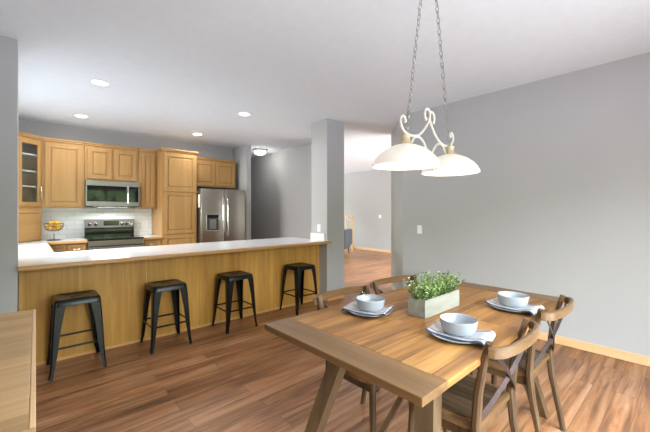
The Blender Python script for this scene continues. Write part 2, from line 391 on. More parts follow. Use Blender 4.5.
# living room
wall('wall_living_far',8.78,8.90,3.3,10.9)
o=MB(); o.box(4.845,5.1,3.2,3.32,0,CEIL); o.box(8.5,8.78,3.2,3.32,0,CEIL); o.box(5.1,8.5,3.2,3.32,0,.2); o.box(5.1,8.5,3.2,3.32,2.5,CEIL)
struct(o.build('wall_living_window',M['wall']))
w=MB()
for x in (5.1,6.2,7.34,8.44): w.box(x,x+.06,3.24,3.29,.2,2.5,.004)
w.box(5.1,8.5,3.24,3.29,.2,.26,.004); w.box(5.1,8.5,3.24,3.29,2.44,2.5,.004)
struct(w.build('window_2',M['frame_white']))
o=MB(); o.box(4.37,4.6,10.9,11.02,0,CEIL); o.box(8.2,8.9,10.9,11.02,0,CEIL); o.box(4.6,8.2,10.9,11.02,0,.2); o.box(4.6,8.2,10.9,11.02,2.5,CEIL)
struct(o.build('wall_living_end',M['wall']))
w=MB()
for x in (4.6,6.37,8.14): w.box(x,x+.06,10.93,10.98,.2,2.5,.004)
w.box(4.6,8.2,10.93,10.98,.2,.26,.004); w.box(4.6,8.2,10.93,10.98,2.44,2.5,.004)
struct(w.build('window_4',M['frame_white']))
# skirting
def skirt(name,a,b,c,dd,mat='trim'):
    struct(MB().box(a,b,c,dd,0,.085,.006).build(name,M[mat]))
skirt('baseboard_right',RX-.014,RX-.0005,-.79,2.80)
struct(MB().prism([(RX-.014,2.80),(RX+d-.014,2.80+d),(RX+d,2.80+d),(RX,2.80)],0,.085,.005).build('baseboard_corner',M['trim']))
skirt('baseboard_living',8.766,8.7795,3.33,10.8)
skirt('baseboard_pillar',3.349,3.712,3.646,3.6595,'oak_trim')
skirt('baseboard_hall',4.356,4.3695,4.55,9.9)

# ------------------------------------------------------------------ kitchen cabinetry
def door(parent,x0,x1,z0,z1,yf,name='door',fw=.055,t=.02,glass=False,horiz=False):
    b=MB(); f=M['maple']
    b.box(x0,x0+fw,yf-t,yf,z0,z1,.003); b.box(x1-fw,x1,yf-t,yf,z0,z1,.003)
    b.box(x0+fw-.001,x1-fw+.001,yf-t,yf,z0,z0+fw,.003); b.box(x0+fw-.001,x1-fw+.001,yf-t,yf,z1-fw,z1,.003)
    # inner bead
    for (a,c,e,g) in ((x0+fw,x0+fw+.008,z0+fw,z1-fw),(x1-fw-.008,x1-fw,z0+fw,z1-fw),(x0+fw,x1-fw,z0+fw,z0+fw+.008),(x0+fw,x1-fw,z1-fw-.008,z1-fw)):
        b.box(a,c,yf-t+.006,yf,e,g)
    o=b.build(name,f,parent)
    p=MB()
    if glass:
        p.box(x0+fw-.004,x1-fw+.004,yf-t*.55,yf-t*.35,z0+fw-.004,z1-fw+.004); p.build('glass_pane',M['glass'],o)
    else:
        p.box(x0+fw-.004,x1-fw+.004,yf-t*.25,yf-.002,z0+fw-.004,z1-fw+.004)
        p.box(x0+fw+.022,x1-fw-.022,yf-t*.8,yf-.003,z0+fw+.022,z1-fw-.022,.008)
        p.build('door_panel',M['maple_h' if horiz else 'maple'],o)
    return o
def pull(parent,x,z,yf,L=.11,vert=True,r=.0055):
    b=MB(); pts=[]
    for i in range(13):
        a=PI*i/12; s=-math.cos(a)*L/2; y=yf-math.sin(a)*.028
        pts.append((x,y,z+s) if vert else (x+s,y,z))
    b.tube(pts,r,8); return b.build('handle',M['chrome'],parent,True)
def crown(parent,x0,x1,yf,z,yb=None,left=False,right=False,h=.05):
    b=MB(); p=.03
    b.box(x0-(p if left else 0),x1+(p if right else 0),yf-p,yf+.02,z+h*.55,z+h,.004)
    b.box(x0-(p*.5 if left else 0),x1+(p*.5 if right else 0),yf-p*.5,yf+.02,z,z+h*.6,.006)
    if yb is not None:
        if left: b.box(x0-p,x0+.02,yf,yb,z+h*.55,z+h,.004); b.box(x0-p*.5,x0+.02,yf,yb,z,z+h*.6,.006)
        if right: b.box(x1-.02,x1+p,yf,yb,z+h*.55,z+h,.004); b.box(x1-.02,x1+p*.5,yf,yb,z,z+h*.6,.006)
    b.build('crown_moulding',M['maple_h'],parent)
UZ0,UZ1=1.40,2.40; YF=6.47
YW=KY1-.013
def upper(name,label,x0,x1,z0,z1,doors,cat='wall cabinet',yf=YF,group='maple wall cabinets',cr=True,**k):
    t=thing(name,label,cat,((x0+x1)/2,KY1-.0,z0),0,group)
    cx=(x0+x1)/2
    b=MB(); b.box(x0-cx+.001,x1-cx-.001,yf-KY1,-.002,0,z1-z0,.002); b.build('body',M['maple'],t)
    n=doors; g=.034; w=(x1-x0-g*(n+1))/n
    for i in range(n):
        a=x0-cx+g+i*(w+g)
        door(t,a,a+w,.025,z1-z0-.03,yf-KY1)
    if cr: crown(t,x0-cx,x1-cx,yf-KY1,z1-z0,**k)
    return t
upper('wall_cabinet','honey maple wall cabinet with one wide door, left of the microwave',.185,.702,UZ0,UZ1,1)
upper('wall_cabinet','short honey maple wall cabinet with two doors directly above the microwave',.705,1.467,1.85,UZ1,2)
upper('wall_cabinet','narrow honey maple wall cabinet between the microwave and the tall pantry',1.47,1.757,UZ0,UZ1,1)
upper('wall_cabinet','honey maple two-door wall cabinet above the stainless refrigerator',2.375,3.30,1.83,2.36,2,right=True,yb=-.01)
# diagonal corner cabinet with glass door, and appliance garage beneath
A=(.18,6.47); B=(-.10,6.19); mid=((A[0]+B[0])/2,(A[1]+B[1])/2); dl=math.hypot(A[0]-B[0],A[1]-B[1])
def corner_poly(inset):
    # in the cabinet's local frame (x along the face, -y outwards)
    Rm=Matrix.Rotation(-R(45),2); out=[]
    for (x,y) in ((A[0],A[1]),(A[0],KY1-.014),(KX0+.002,KY1-.014),(KX0+.002,B[1]),(B[0],B[1])):
        v=Rm@Vector((x-mid[0],y-mid[1])); out.append((v.x,v.y))
    return out[::-1]
cc=thing('corner_cabinet','diagonal corner wall cabinet with a glass door, left end of the kitchen','wall cabinet',(mid[0],mid[1],UZ0),R(45),'maple wall cabinets')
P=corner_poly(0); h=UZ1-UZ0
b=MB(); b.prism(P,0,.02); b.prism(P,h-.02,h)
# side and back panels as shells
for i in range(5):
    p=Vector(P[i]); q=Vector(P[(i+1)%5])
    if abs(p.y)<.01 and abs(q.y)<.01: continue
    ctr=Vector((0,.3)); nrm=Vector((-(q-p).y,(q-p).x)).normalized()
    if nrm.dot(ctr-p)<0: nrm=-nrm
    b.prism([tuple(p),tuple(q),tuple(q+nrm*.012),tuple(p+nrm*.012)],.02,h-.02)
hw=dl/2
b.box(-hw,-hw+.035,0,.018,.02,h-.02); b.box(hw-.035,hw,0,.018,.02,h-.02); b.box(-hw,hw,0,.018,.02,.045); b.box(-hw,hw,0,.018,h-.045,h-.02)
b.build('body',M['cab_in'],cc)
b=MB(); b.box(-hw,-hw+.02,-.004,.0,0,h); b.box(hw-.02,hw,-.004,0,0,h); b.box(-hw+.02,hw-.02,-.004,0,0,.03); b.box(-hw+.02,hw-.02,-.004,0,h-.03,h); b.build('face_frame',M['maple'],cc)
for z in (.30,.52,.76):
    b=MB(); b.prism([(p[0]*.93,.02+p[1]*.93) for p in P],z,z+.018); b.build('shelf',M['frame_white'],cc)
dr=door(cc,-hw+.022,hw-.022,.025,h-.03,-.004,glass=True,fw=.05)
pull(dr,hw-.048,.20,-.026,.22,r=.008)
crown(cc,-hw,hw,-.004,h)
ag=thing('appliance_garage','maple appliance garage standing on the counter under the glass-door corner cabinet','cabinet',(mid[0],mid[1],.916),R(45))
b=MB(); b.prism(P,0,UZ0-.916-.002); b.build('body',M['maple'],ag)
b=MB(); b.box(-hw+.03,hw-.03,-.016,0,.02,.40,.004); b.build('roll_door',M['maple_h'],ag)
b=MB(); b.box(-hw,hw,-.012,0,.41,.482,.003); b.build('top_rail',M['maple_h'],ag)
# pantry
pt=thing('pantry_cabinet','tall honey maple pantry cabinet between the range wall and the refrigerator','cabinet',(2.065,KY1-.002,0))
b=MB(); b.box(-.303,.303,-.63,0,.1,2.40,.002); b.box(-.303,.303,-.57,0,0,.1); b.build('body',M['maple'],pt)
door(pt,-.275,.275,1.715,2.37,-.63,'upper_door'); door(pt,-.275,.275,.95,1.69,-.63,'middle_door'); door(pt,-.275,.275,.13,.925,-.63,'lower_door')
crown(pt,-.303,.303,-.63,2.40,yb=-.34,left=True,right=True)
b=MB(); b.box(-.32,.32,-.655,-.62,1.695,1.713,.004); b.build('waist_moulding',M['maple_h'],pt)
# base cabinets
def base(name,label,x0,x1,doors,group='maple base cabinets'):
    cx=(x0+x1)/2; t=thing(name,label,'base cabinet',(cx,KY1-.002,0),0,group)
    b=MB(); b.box(x0-cx+.001,x1-cx-.001,-.61,0,.1,.876); b.box(x0-cx+.001,x1-cx-.001,-.55,0,0,.1); b.build('body',M['maple'],t)
    g=.02; w=(x1-x0-g*(doors+1))/doors
    for i in range(doors):
        a=x0-cx+g+i*(w+g)
        dd=door(t,a,a+w,.70,.855,-.61,'drawer',fw=.035,horiz=True); pull(dd,a+w/2,.78,-.63,.1,False)
        d2=door(t,a,a+w,.13,.68,-.61,'door'); pull(d2,a+w-.03,.6,-.63)
    return t
base('base_cabinet','maple base cabinet with drawers under the back counter, left of the range',.215,.705,2)
base('base_cabinet','narrow maple base cabinet under the back counter, right of the range',1.472,1.758,1)
t=thing('base_cabinet','maple cabinet run under the left counter, hidden behind the bar','base cabinet',(-.11,5.40,0),0,'maple base cabinets')
b=MB(); b.box(-.318,.29,-.78,.78,.1,.876); b.box(-.318,.23,-.78,.78,0,.1); b.build('body',M['maple'],t)
# breakfast bar
PF=3.84
bar=thing('breakfast_bar','long oak-panelled breakfast bar behind the four black stools','kitchen bar',(1.65,PF,0))
X0,X1=-.04,3.346
b=MB(); b.box(X0-1.65,X1-1.65,.012,.70,0,.876); b.build('cabinet_body',M['maple'],bar)
for a,c in ((X0,.943),(.943,2.40),(2.40,X1)):
    MB().box(a-1.65+.002,c-1.65-.002,0,.012,.002,.876).build('oak_panel',M['oak_panel'],bar)
for x in (.943,2.40): MB().box(x-.006-1.65,x+.006-1.65,-.004,0,.03,.876,.0015).build('seam_batten',M['oak_trim'],bar)
for x in (X0+.012,X1-.012): MB().box(x-.012-1.65,x+.012-1.65,-.006,0,.03,.876,.002).build('corner_trim',M['oak_trim'],bar)
MB().box(X0-1.65,X1-1.65,-.010,0,.0005,.028,.004).build('base_trim',M['oak_trim'],bar)
# worktops
FY=3.585; z0,z1=.878,.914
ct=tag(bpy.data.objects.new('countertop',None),'white U-shaped laminate worktop with wood edge running along the bar and left wall','countertop'); C.objects.link(ct); ct.location=(0,0,z0)
b=MB()
pl=[(-.043,FY+.012),(3.347,FY+.012),(3.347,4.56),(.22,4.56),(.22,6.14),(.703,6.14),(.703,YW),(KX0+.001,YW),(KX0+.001,4.027),(-.043,4.027)]
b.prism(pl,0,z1-z0); b.build('worktop',M['counter'],ct)
b=MB()
b.box(-.048,3.364,FY-.014,FY+.012,-.002,z1-z0+.001,.009,3); b.box(3.3475,3.364,FY,3.659,-.002,z1-z0+.001,.004)
b.build('front_edging',M['edge'],ct)
MB().box(.221,.703,6.122,6.14,-.001,z1-z0,.004).build('back_edging',M['edge'],ct)
MB().box(.22,.234,4.58,6.122,-.001,z1-z0,.004).build('side_edging',M['edge'],ct)
MB().box(3.322,3.3475,3.70,4.02,z1-z0,z1-z0+.10,.003).build('side_splash',M['counter'],ct)
ct2=tag(bpy.data.objects.new('countertop',None),'short piece of white worktop with wood edge between range and pantry','countertop'); C.objects.link(ct2); ct2.location=(1.615,6.47,z0)
MB().box(-.142,.144,-.33,YW-6.47,0,z1-z0).build('worktop',M['counter'],ct2)
MB().box(-.142,.144,-.348,-.33,-.001,z1-z0,.004).build('front_edging',M['edge'],ct2)

# ------------------------------------------------------------------ appliances
mw=thing('microwave_oven','stainless over-the-range microwave oven mounted above the range','microwave',(1.086,KY1-.002,1.425))
b=MB(); b.box(-.378,.378,-.36,0,0,.42,.004); b.build('body',M['steel_dark'],mw)
b=MB(); b.box(-.378,.378,-.40,-.36,.335,.42,.006); b.build('vent_panel',M['steel'],mw)
dr=MB(); dr.box(-.378,.195,-.40,-.36,.01,.085,.004); dr.box(-.378,-.36,-.40,-.36,.085,.333,.004)
dr=dr.build('door',M['steel'],mw)
MB().box(-.36,.195,-.398,-.362,.085,.333,.003).build('door_window',M['black_glass'],dr)
b=MB(); b.tube([(.20,-.40,.05),(.20,-.435,.06),(.20,-.445,.19),(.20,-.435,.35),(.20,-.40,.37)],.013,10); b.build('handle',M['chrome'],dr,True)
b=MB(); b.box(.225,.36,-.40,-.36,.085,.333,.003); cp=b.build('control_panel',M['black_glass'],mw)
MB().box(.245,.34,-.402,-.4,.27,.31).build('display',M['display'],cp)
b=MB(); b.box(.197,.378,-.40,-.36,.01,.083,.004); b.box(.362,.378,-.40,-.36,.085,.333,.004); b.build('side_frame',M['steel'],mw)
MB().box(-.37,.37,-.395,0,-.006,.008,.003).build('underside',M['black_plastic'],mw)

L=bpy.data.lights.new('backsplash_fill','AREA'); L.shape='RECTANGLE'; L.size=.5; L.size_y=.08; L.energy=5; L.color=(1,.98,.95)  # unseen fill light added under the microwave to brighten the backsplash tiles
lo=bpy.data.objects.new('backsplash_fill',L); C.objects.link(lo); lo.parent=mw; lo.location=(0,-.2,-.012); lo.rotation_euler=(R(-25),0,0)

rg=thing('range','stainless range with black glass cooktop and five white-lit knobs','range',(1.088,YW-.001,0))
b=MB(); b.box(-.378,.378,-.63,-.02,.02,.905,.004); b.build('body',M['steel_dark'],rg)
b=MB(); b.box(-.38,.38,-.685,-.09,.905,.925,.006); b.build('cooktop',M['black_glass'],rg)
for x,y,r in ((-.18,-.52,.11),(.19,-.52,.095),(-.19,-.23,.08),(.18,-.23,.10)):
    MB().lathe([(r,0),(r,.0012),(r-.006,.0012),(r-.006,0)],(x,y,.925),40).build('burner_ring',M['steel_dark'],rg)
b=MB(); b.box(-.36,.36,-.085,0,.90,1.075,.006); b.build('back_riser',M['black_glass'],rg)
b=MB(); b.hexa([(-.36,-.115,1.075),(.36,-.115,1.075),(.36,0,1.075),(-.36,0,1.075)],[(-.36,-.085,1.212),(.36,-.085,1.212),(.36,0,1.212),(-.36,0,1.212)])
bg_=b.build('backguard',M['steel'],rg)
def onface(z): return -.115+.03*(z-1.075)/.137
MB().box(-.10,.125,onface(1.145)-.008,onface(1.145)+.02,1.10,1.19,.003).build('display',M['black_glass'],bg_)
for x in (-.305,-.215,.165,.235,.30):
    k=MB(); k.M=Matrix.Translation((x,onface(1.135)-.002,1.135))@Matrix.Rotation(R(90+12),4,'X')
    k.lathe([(0,.032),(.021,.032),(.025,.028),(.028,0),(0,0)],n=20); kb=k.build('knob',M['chrome'],rg,True)
dr=MB(); dr.box(-.375,.375,-.665,-.63,.20,.80,.006); dr=dr.build('oven_door',M['steel'],rg)
MB().box(-.28,.28,-.668,-.66,.34,.70,.002).build('oven_window',M['black_glass'],dr)
b=MB(); b.tube([(-.33,-.665,.76),(-.33,-.71,.765),(-.30,-.715,.765),(.30,-.715,.765),(.33,-.71,.765),(.33,-.665,.76)],.013,10); b.build('handle',M['chrome'],dr,True)
b=MB(); b.box(-.378,.378,-.67,-.63,.815,.90,.006); b.build('front_rail',M['steel'],rg)
b=MB(); b.box(-.375,.375,-.66,-.63,.03,.19,.006); b.build('storage_drawer',M['steel'],rg)

fr=thing('refrigerator','stainless french-door refrigerator with ice and water dispenser','refrigerator',(2.842,KY1-.03,0))
b=MB(); b.box(-.455,.455,-.66,0,.03,1.75,.006); b.build('body',M['steel_dark'],fr)
def fdoor(name,x0,x1,z0,z1):
    return MB().box(x0,x1,-.745,-.665,z0,z1,.014,3).build(name,M['steel_v'],fr,True,50)
ld=fdoor('left_door',-.455,-.003,.70,1.77); rd=fdoor('right_door',.003,.455,.70,1.77); fz=fdoor('freezer_drawer',-.455,.455,.05,.69)
b=MB(); b.box(-.36,-.345,-.752,-.74,.98,1.30,.002); b.box(-.12,-.105,-.752,-.74,.98,1.30,.002); b.box(-.36,-.105,-.752,-.74,1.285,1.30,.002); b.box(-.36,-.105,-.752,-.74,.98,.995,.002)
dp=b.build('dispenser',M['chrome'],ld)
MB().box(-.345,-.12,-.7475,-.744,.99,1.29).build('recess',M['steel_dark'],ld)
MB().box(-.345,-.12,-.751,-.746,1.225,1.285,.002).build('dispenser_display',M['black_glass'],ld)
b=MB(); b.box(-.29,-.17,-.765,-.745,1.02,1.20,.006); b.build('paddle',M['steel'],ld)
for par,x in ((ld,-.045),(rd,.045)):
    b=MB(); b.tube([(x,-.745,.86),(x,-.785,.88),(x,-.80,1.0),(x,-.80,1.45),(x,-.785,1.58),(x,-.745,1.60)],.015,10); b.build('handle',M['chrome'],par,True)
b=MB(); b.tube([(-.36,-.745,.62),(-.34,-.79,.62),(.34,-.79,.62),(.36,-.745,.62)],.013,10); b.build('handle',M['chrome'],fz,True)
tag(MB().box(2.3795,2.3825,6.06,6.14,1.42,1.66).build('paper_note',M['paper']),'white sheet of paper stuck to the left side of the refrigerator','paper')

# ------------------------------------------------------------------ fruit stand
fs=thing('fruit_stand','small wire fruit basket on a stand, on the back counter by the appliance garage','fruit basket',(.322,6.42,.914))
b=MB()
def circ(r,z,n=28): return [(r*math.cos(2*PI*i/n),r*math.sin(2*PI*i/n),z) for i in range(n)]
b.tube(circ(.085,.006),.005,8,closed=True); b.tube([(.085*math.cos(a),.085*math.sin(a),.006) for a in (0,PI)],.004,6)
b.tube([(0,0,.006),(0,0,.05),(.0,.0,.105)],.006,8); b.build('stand',M['wire'],fs,True)
b=MB()
for r,z in ((.118,.255),(.115,.21),(.10,.17),(.06,.145)): b.tube(circ(r,z),.0028 if z<.24 else .0045,6,closed=True)
for i in range(14):
    a=2*PI*i/14; b.tube([(r*math.cos(a),r*math.sin(a),z) for r,z in ((.118,.255),(.115,.21),(.10,.17),(.06,.145),(.01,.14))],.0022,5)
b.build('wire_basket',M['wire'],fs,True)
lem=[(-.045,-.04,.147),(.045,-.04,.147),(0,.05,.147),(-.07,.03,.160),(.07,.035,.160),(-.03,-.045,.215),(.04,-.035,.216),(.0,.025,.212)]
LB=['yellow fruit low at the front left of the wire basket','yellow fruit low at the front right of the wire basket','yellow fruit low at the back of the wire basket','yellow fruit against the left side of the wire basket','yellow fruit against the right side of the wire basket','yellow fruit heaped on top, left front, in the wire basket','yellow fruit heaped on top, right front, in the wire basket','yellow fruit heaped on top at the back of the wire basket']
for (x,y,z),l in zip(lem,LB):
    s=MB(); s.sphere((0,0,0),.033,(1.18,1,1)); s.sphere((.038,0,0),.009,u=8,v=6)
    o=s.build('lemon',M['lemon'],None,True); o.location=(.322+x,6.42+y,.914+z+.044); o.rotation_euler=(0,random.uniform(-.4,.4),random.uniform(0,6)); tag(o,l,'fruit','fruit in the wire basket')

# ------------------------------------------------------------------ switches, outlets
def switch(label,loc,rz,double=False,name='light_switch',cat='light switch'):
    w=.058 if double else .036
    t=thing(name,label,cat,loc,rz)
    MB().box(-w,w,-.006,-.0005,-.058,.058,.003).build('cover_plate',M['white_plastic'],t)
    for x in ((-.023,.023) if double else (0,)):
        if name=='light_switch': MB().box(x-.016,x+.016,-.010,-.006,-.033,.033,.002).build('rocker',M['white_plastic'],t)
        else:
            for z in (-.02,.02): MB().box(x-.015,x+.015,-.0075,-.006,z-.014,z+.014,.002).build('socket',M['white_plastic'],t)
def atw(px,py,plane,val):
    a=R(42.1)+math.atan((px-325)/332)
    if plane=='X': x=val; y=val/math.tan(a)
    else: y=val; x=val*math.tan(a)
    dpt=x*math.sin(R(42.1))+y*math.cos(R(42.1)); return (x,y,CAMZ-(py-211)*dpt/332)
switch('white light switch on the large grey wall behind the dining table',atw(419.7,229.5,'X',RX),R(-90))
switch('white light switch on the pillar above the right end of the bar',atw(319,228,'X',3.348),R(-90))
switch('white double light switch on the far living room wall',atw(380,216.5,'X',8.78),R(-90),True)
p=atw(145,225,'Y',KY1-.012); switch('white outlet on the tile backsplash between range and pantry',p,0,True,'wall_outlet','outlet')

# ------------------------------------------------------------------ ceiling lights
for (x,y),l in zip(((.60,4.28),(.61,5.97),(2.32,4.285),(2.30,5.97)),
    ('recessed ceiling light largest and nearest, above the left part of the bar','recessed ceiling light at the far left, in front of the glass-door cabinet','recessed ceiling light above the right part of the bar, near the pillar','recessed ceiling light in front of the tall pantry')):
    t=thing('recessed_light',l,'ceiling light',(x,y,CEIL),0,'recessed kitchen lights')
    b=MB(); b.lathe([(.095,-.0005),(.095,-.004),(.088,-.008),(.074,-.008),(.072,-.002)],n=40); b.build('trim_ring',M['white_plastic'],t,True)
    b=MB(); b.lathe([(.073,-.004),(0,-.0045)],n=32); b.build('lens',M['can'],t)
    L=bpy.data.lights.new('can_lamp','AREA'); L.shape='DISK'; L.size=.13; L.energy=CAN_W; L.color=(1,.97,.92); L.spread=R(170)
    lo=bpy.data.objects.new('can_lamp',L); C.objects.link(lo); lo.parent=t; lo.location=(0,0,-.012)
hl=thing('flush_ceiling_light','round flush ceiling light with glass bowl in the hallway past the refrigerator','ceiling light',(3.94,6.55,CEIL))
b=MB(); b.lathe([(0,-.0005),(.16,-.0005),(.165,-.02),(.16,-.035),(0,-.035)],n=40); b.build('base',M['chain'],hl,True)
b=MB(); b.lathe([(.135,-.036),(.13,-.07),(.10,-.10),(.05,-.115),(0,-.118)],n=40); b.build('glass_bowl',M['hall_glass'],hl,True)
L=bpy.data.lights.new('hall_lamp','POINT'); L.energy=HALL_W; L.shadow_soft_size=.12; L.color=(1,.96,.9)
lo=bpy.data.objects.new('hall_lamp',L); C.objects.link(lo); lo.parent=hl; lo.location=(0,0,-.22)

# ------------------------------------------------------------------ pendant over the table
PX,PY=1.765,1.037; RZ=1.60
pd=thing('pendant_light','two-shade chandelier with white scrollwork on chains above the dining table','chandelier',(PX,PY,RZ))
for s in (-1,1):
    x=s*.245
    b=MB()
    outer=[(.178,0),(.174,.012),(.162,.035),(.138,.062),(.103,.088),(.062,.106),(.036,.113)]
    inner=[(r-.006 if r>.05 else r-.006,z-.004) for r,z in outer[::-1]]
    b.lathe(outer+inner+[(.178,0)],(x,0,0),48); sh=b.build('lamp_shade',M['shade'],pd,True,60)
    b=MB(); b.lathe([(.0,.106),(.040,.108),(.040,.114),(.031,.122),(.025,.132),(.024,.154),(.027,.158),(.027,.166),(.0,.170)],(x,0,0),28); b.build('fitter',M['brass'],pd,True,50)
    b=MB(); b.sphere((x,0,.075),.028,(1,1,1.2)); b.build('light_bulb',M['bulb'],pd,True)
    L=bpy.data.lights.new('bulb_lamp','POINT'); L.energy=BULB_W; L.shadow_soft_size=.04; L.color=(1,.9,.76)
    lo=bpy.data.objects.new('bulb_lamp',L); C.objects.link(lo); lo.parent=pd; lo.location=(x,0,.02)
def bez(P,n=10):
    # Catmull-Rom through points (x,z)
    out=[]
    for i in range(len(P)-1):
        p0=P[max(i-1,0)];p1=P[i];p2=P[i+1];p3=P[min(i+2,len(P)-1)]
        for k in range(n):
            t=k/n; out.append(tuple(.5*((2*p1[j])+(-p0[j]+p2[j])*t+(2*p0[j]-5*p1[j]+4*p2[j]-p3[j])*t*t+(-p0[j]+3*p1[j]-3*p2[j]+p3[j])*t**3) for j in (0,1)))
    out.append(P[-1]); return out
S1=[(-.262,.236),(-.266,.255),(-.285,.258),(-.302,.236),(-.296,.205),(-.270,.180),(-.235,.169),(-.180,.168),(-.125,.183),(-.070,.225),(-.028,.275),(-.010,.315),(-.020,.340),(-.045,.345),(-.066,.325),(-.066,.295),(-.056,.285)]
S2=[(-.203,.085),(-.202,.12),(-.180,.153),(-.140,.170),(-.095,.158),(-.055,.118),(-.025,.07),(.002,.030),(.024,.010),(.044,.004),(.056,.018),(.048,.032)]
for s in (-1,1):
    b=MB(); b.tube([(-s*x,s*.009,z) for x,z in bez(S1)],[.0075]*(10*(len(S1)-1)+1),8); b.sphere((-s*S1[0][0],s*.009,S1[0][1]),.012,u=10,v=8); b.sphere((-s*S1[-1][0],s*.009,S1[-1][1]),.011,u=10,v=8); b.build('upper_scroll',M['iron'],pd,True)
    b=MB(); b.tube([(-s*x,s*.009,z) for x,z in bez(S2)],.0065,8); b.sphere((-s*S2[-1][0],s*.009,S2[-1][1]),.011,u=10,v=8); b.build('lower_scroll',M['iron'],pd,True)
TOPZ=CEIL-RZ
b=MB(); b.lathe([(0,0),(.085,-.0),(.083,-.012),(.070,-.020),(.015,-.024),(0,-.024)],(0,0,TOPZ-.0005),32); b.build('canopy',M['iron'],pd,True)
for s in (-1,1):
    p0=Vector((s*.238,0,.168)); p1=Vector((s*.062,0,TOPZ-.02)); n=30; d=(p1-p0); b=MB()
    for i in range(n):
        c=p0+d*((i+.5)/n); t=d.normalized(); u=Vector((0,1,0)) if i%2 else t.cross(Vector((0,1,0))).normalized()
        b.tube([c+t*.021*math.cos(a)+u*.0085*math.sin(a) for a in [2*PI*k/12 for k in range(12)]],.0026,5,closed=True)
    b.build('chain',M['chain'],pd,True)

# ------------------------------------------------------------------ dining table
TX0,TX1,TY0,TY1,TZ=.934,2.735,.575,1.51,.76
TT=.030
tb=thing('dining_table','rustic brown plank dining table with breadboard ends and splayed legs','table',((TX0+TX1)/2,(TY0+TY1)/2,0))
hx=(TX1-TX0)/2; hy=(TY1-TY0)/2
e=.165
b=MB(); b.box(-hx+e+.001,hx-e-.001,-hy,hy,TZ-TT,TZ,.003); b.build('plank_top',M['table_f'],tb)
for s in (-1,1):
    b=MB(); b.box(min(s*hx,s*(hx-e)),max(s*hx,s*(hx-e)),-hy-.001,hy+.001,TZ-TT,TZ+.001,.003); b.build('breadboard_end',M['table_end'],tb)
TXC,TYC=(TX0+TX1)/2,(TY0+TY1)/2
for s in (-1,1):
    b=MB(); b.box(s*.47-.04,s*.47+.04,-.36,.36,TZ-TT-.05,TZ-TT,.003); b.build('cross_rail',M['table_edge'],tb)
    for q in (-1,1):
        top=Vector((s*.470,q*.238,TZ-TT)); bot=Vector((s*.717,q*.368,0))
        def quad(p,w,dd): return [(p.x-dd/2,p.y-w/2,p.z),(p.x+dd/2,p.y-w/2,p.z),(p.x+dd/2,p.y+w/2,p.z),(p.x-dd/2,p.y+w/2,p.z)]
        b=MB(); b.hexa(quad(bot,.080,.060),quad(top,.095,.07)); b.build('leg',M['table_edge'],tb)
    b=MB(); b.beam((s*.48,-.225,.70),(s*.715,.045,.02),.022,.022); b.build('diagonal_brace',M['chair'],tb)
MB().box(-.55,.55,-.035,.035,TZ-TT-.06,TZ-TT,.003).build('centre_beam',M['table_edge'],tb)

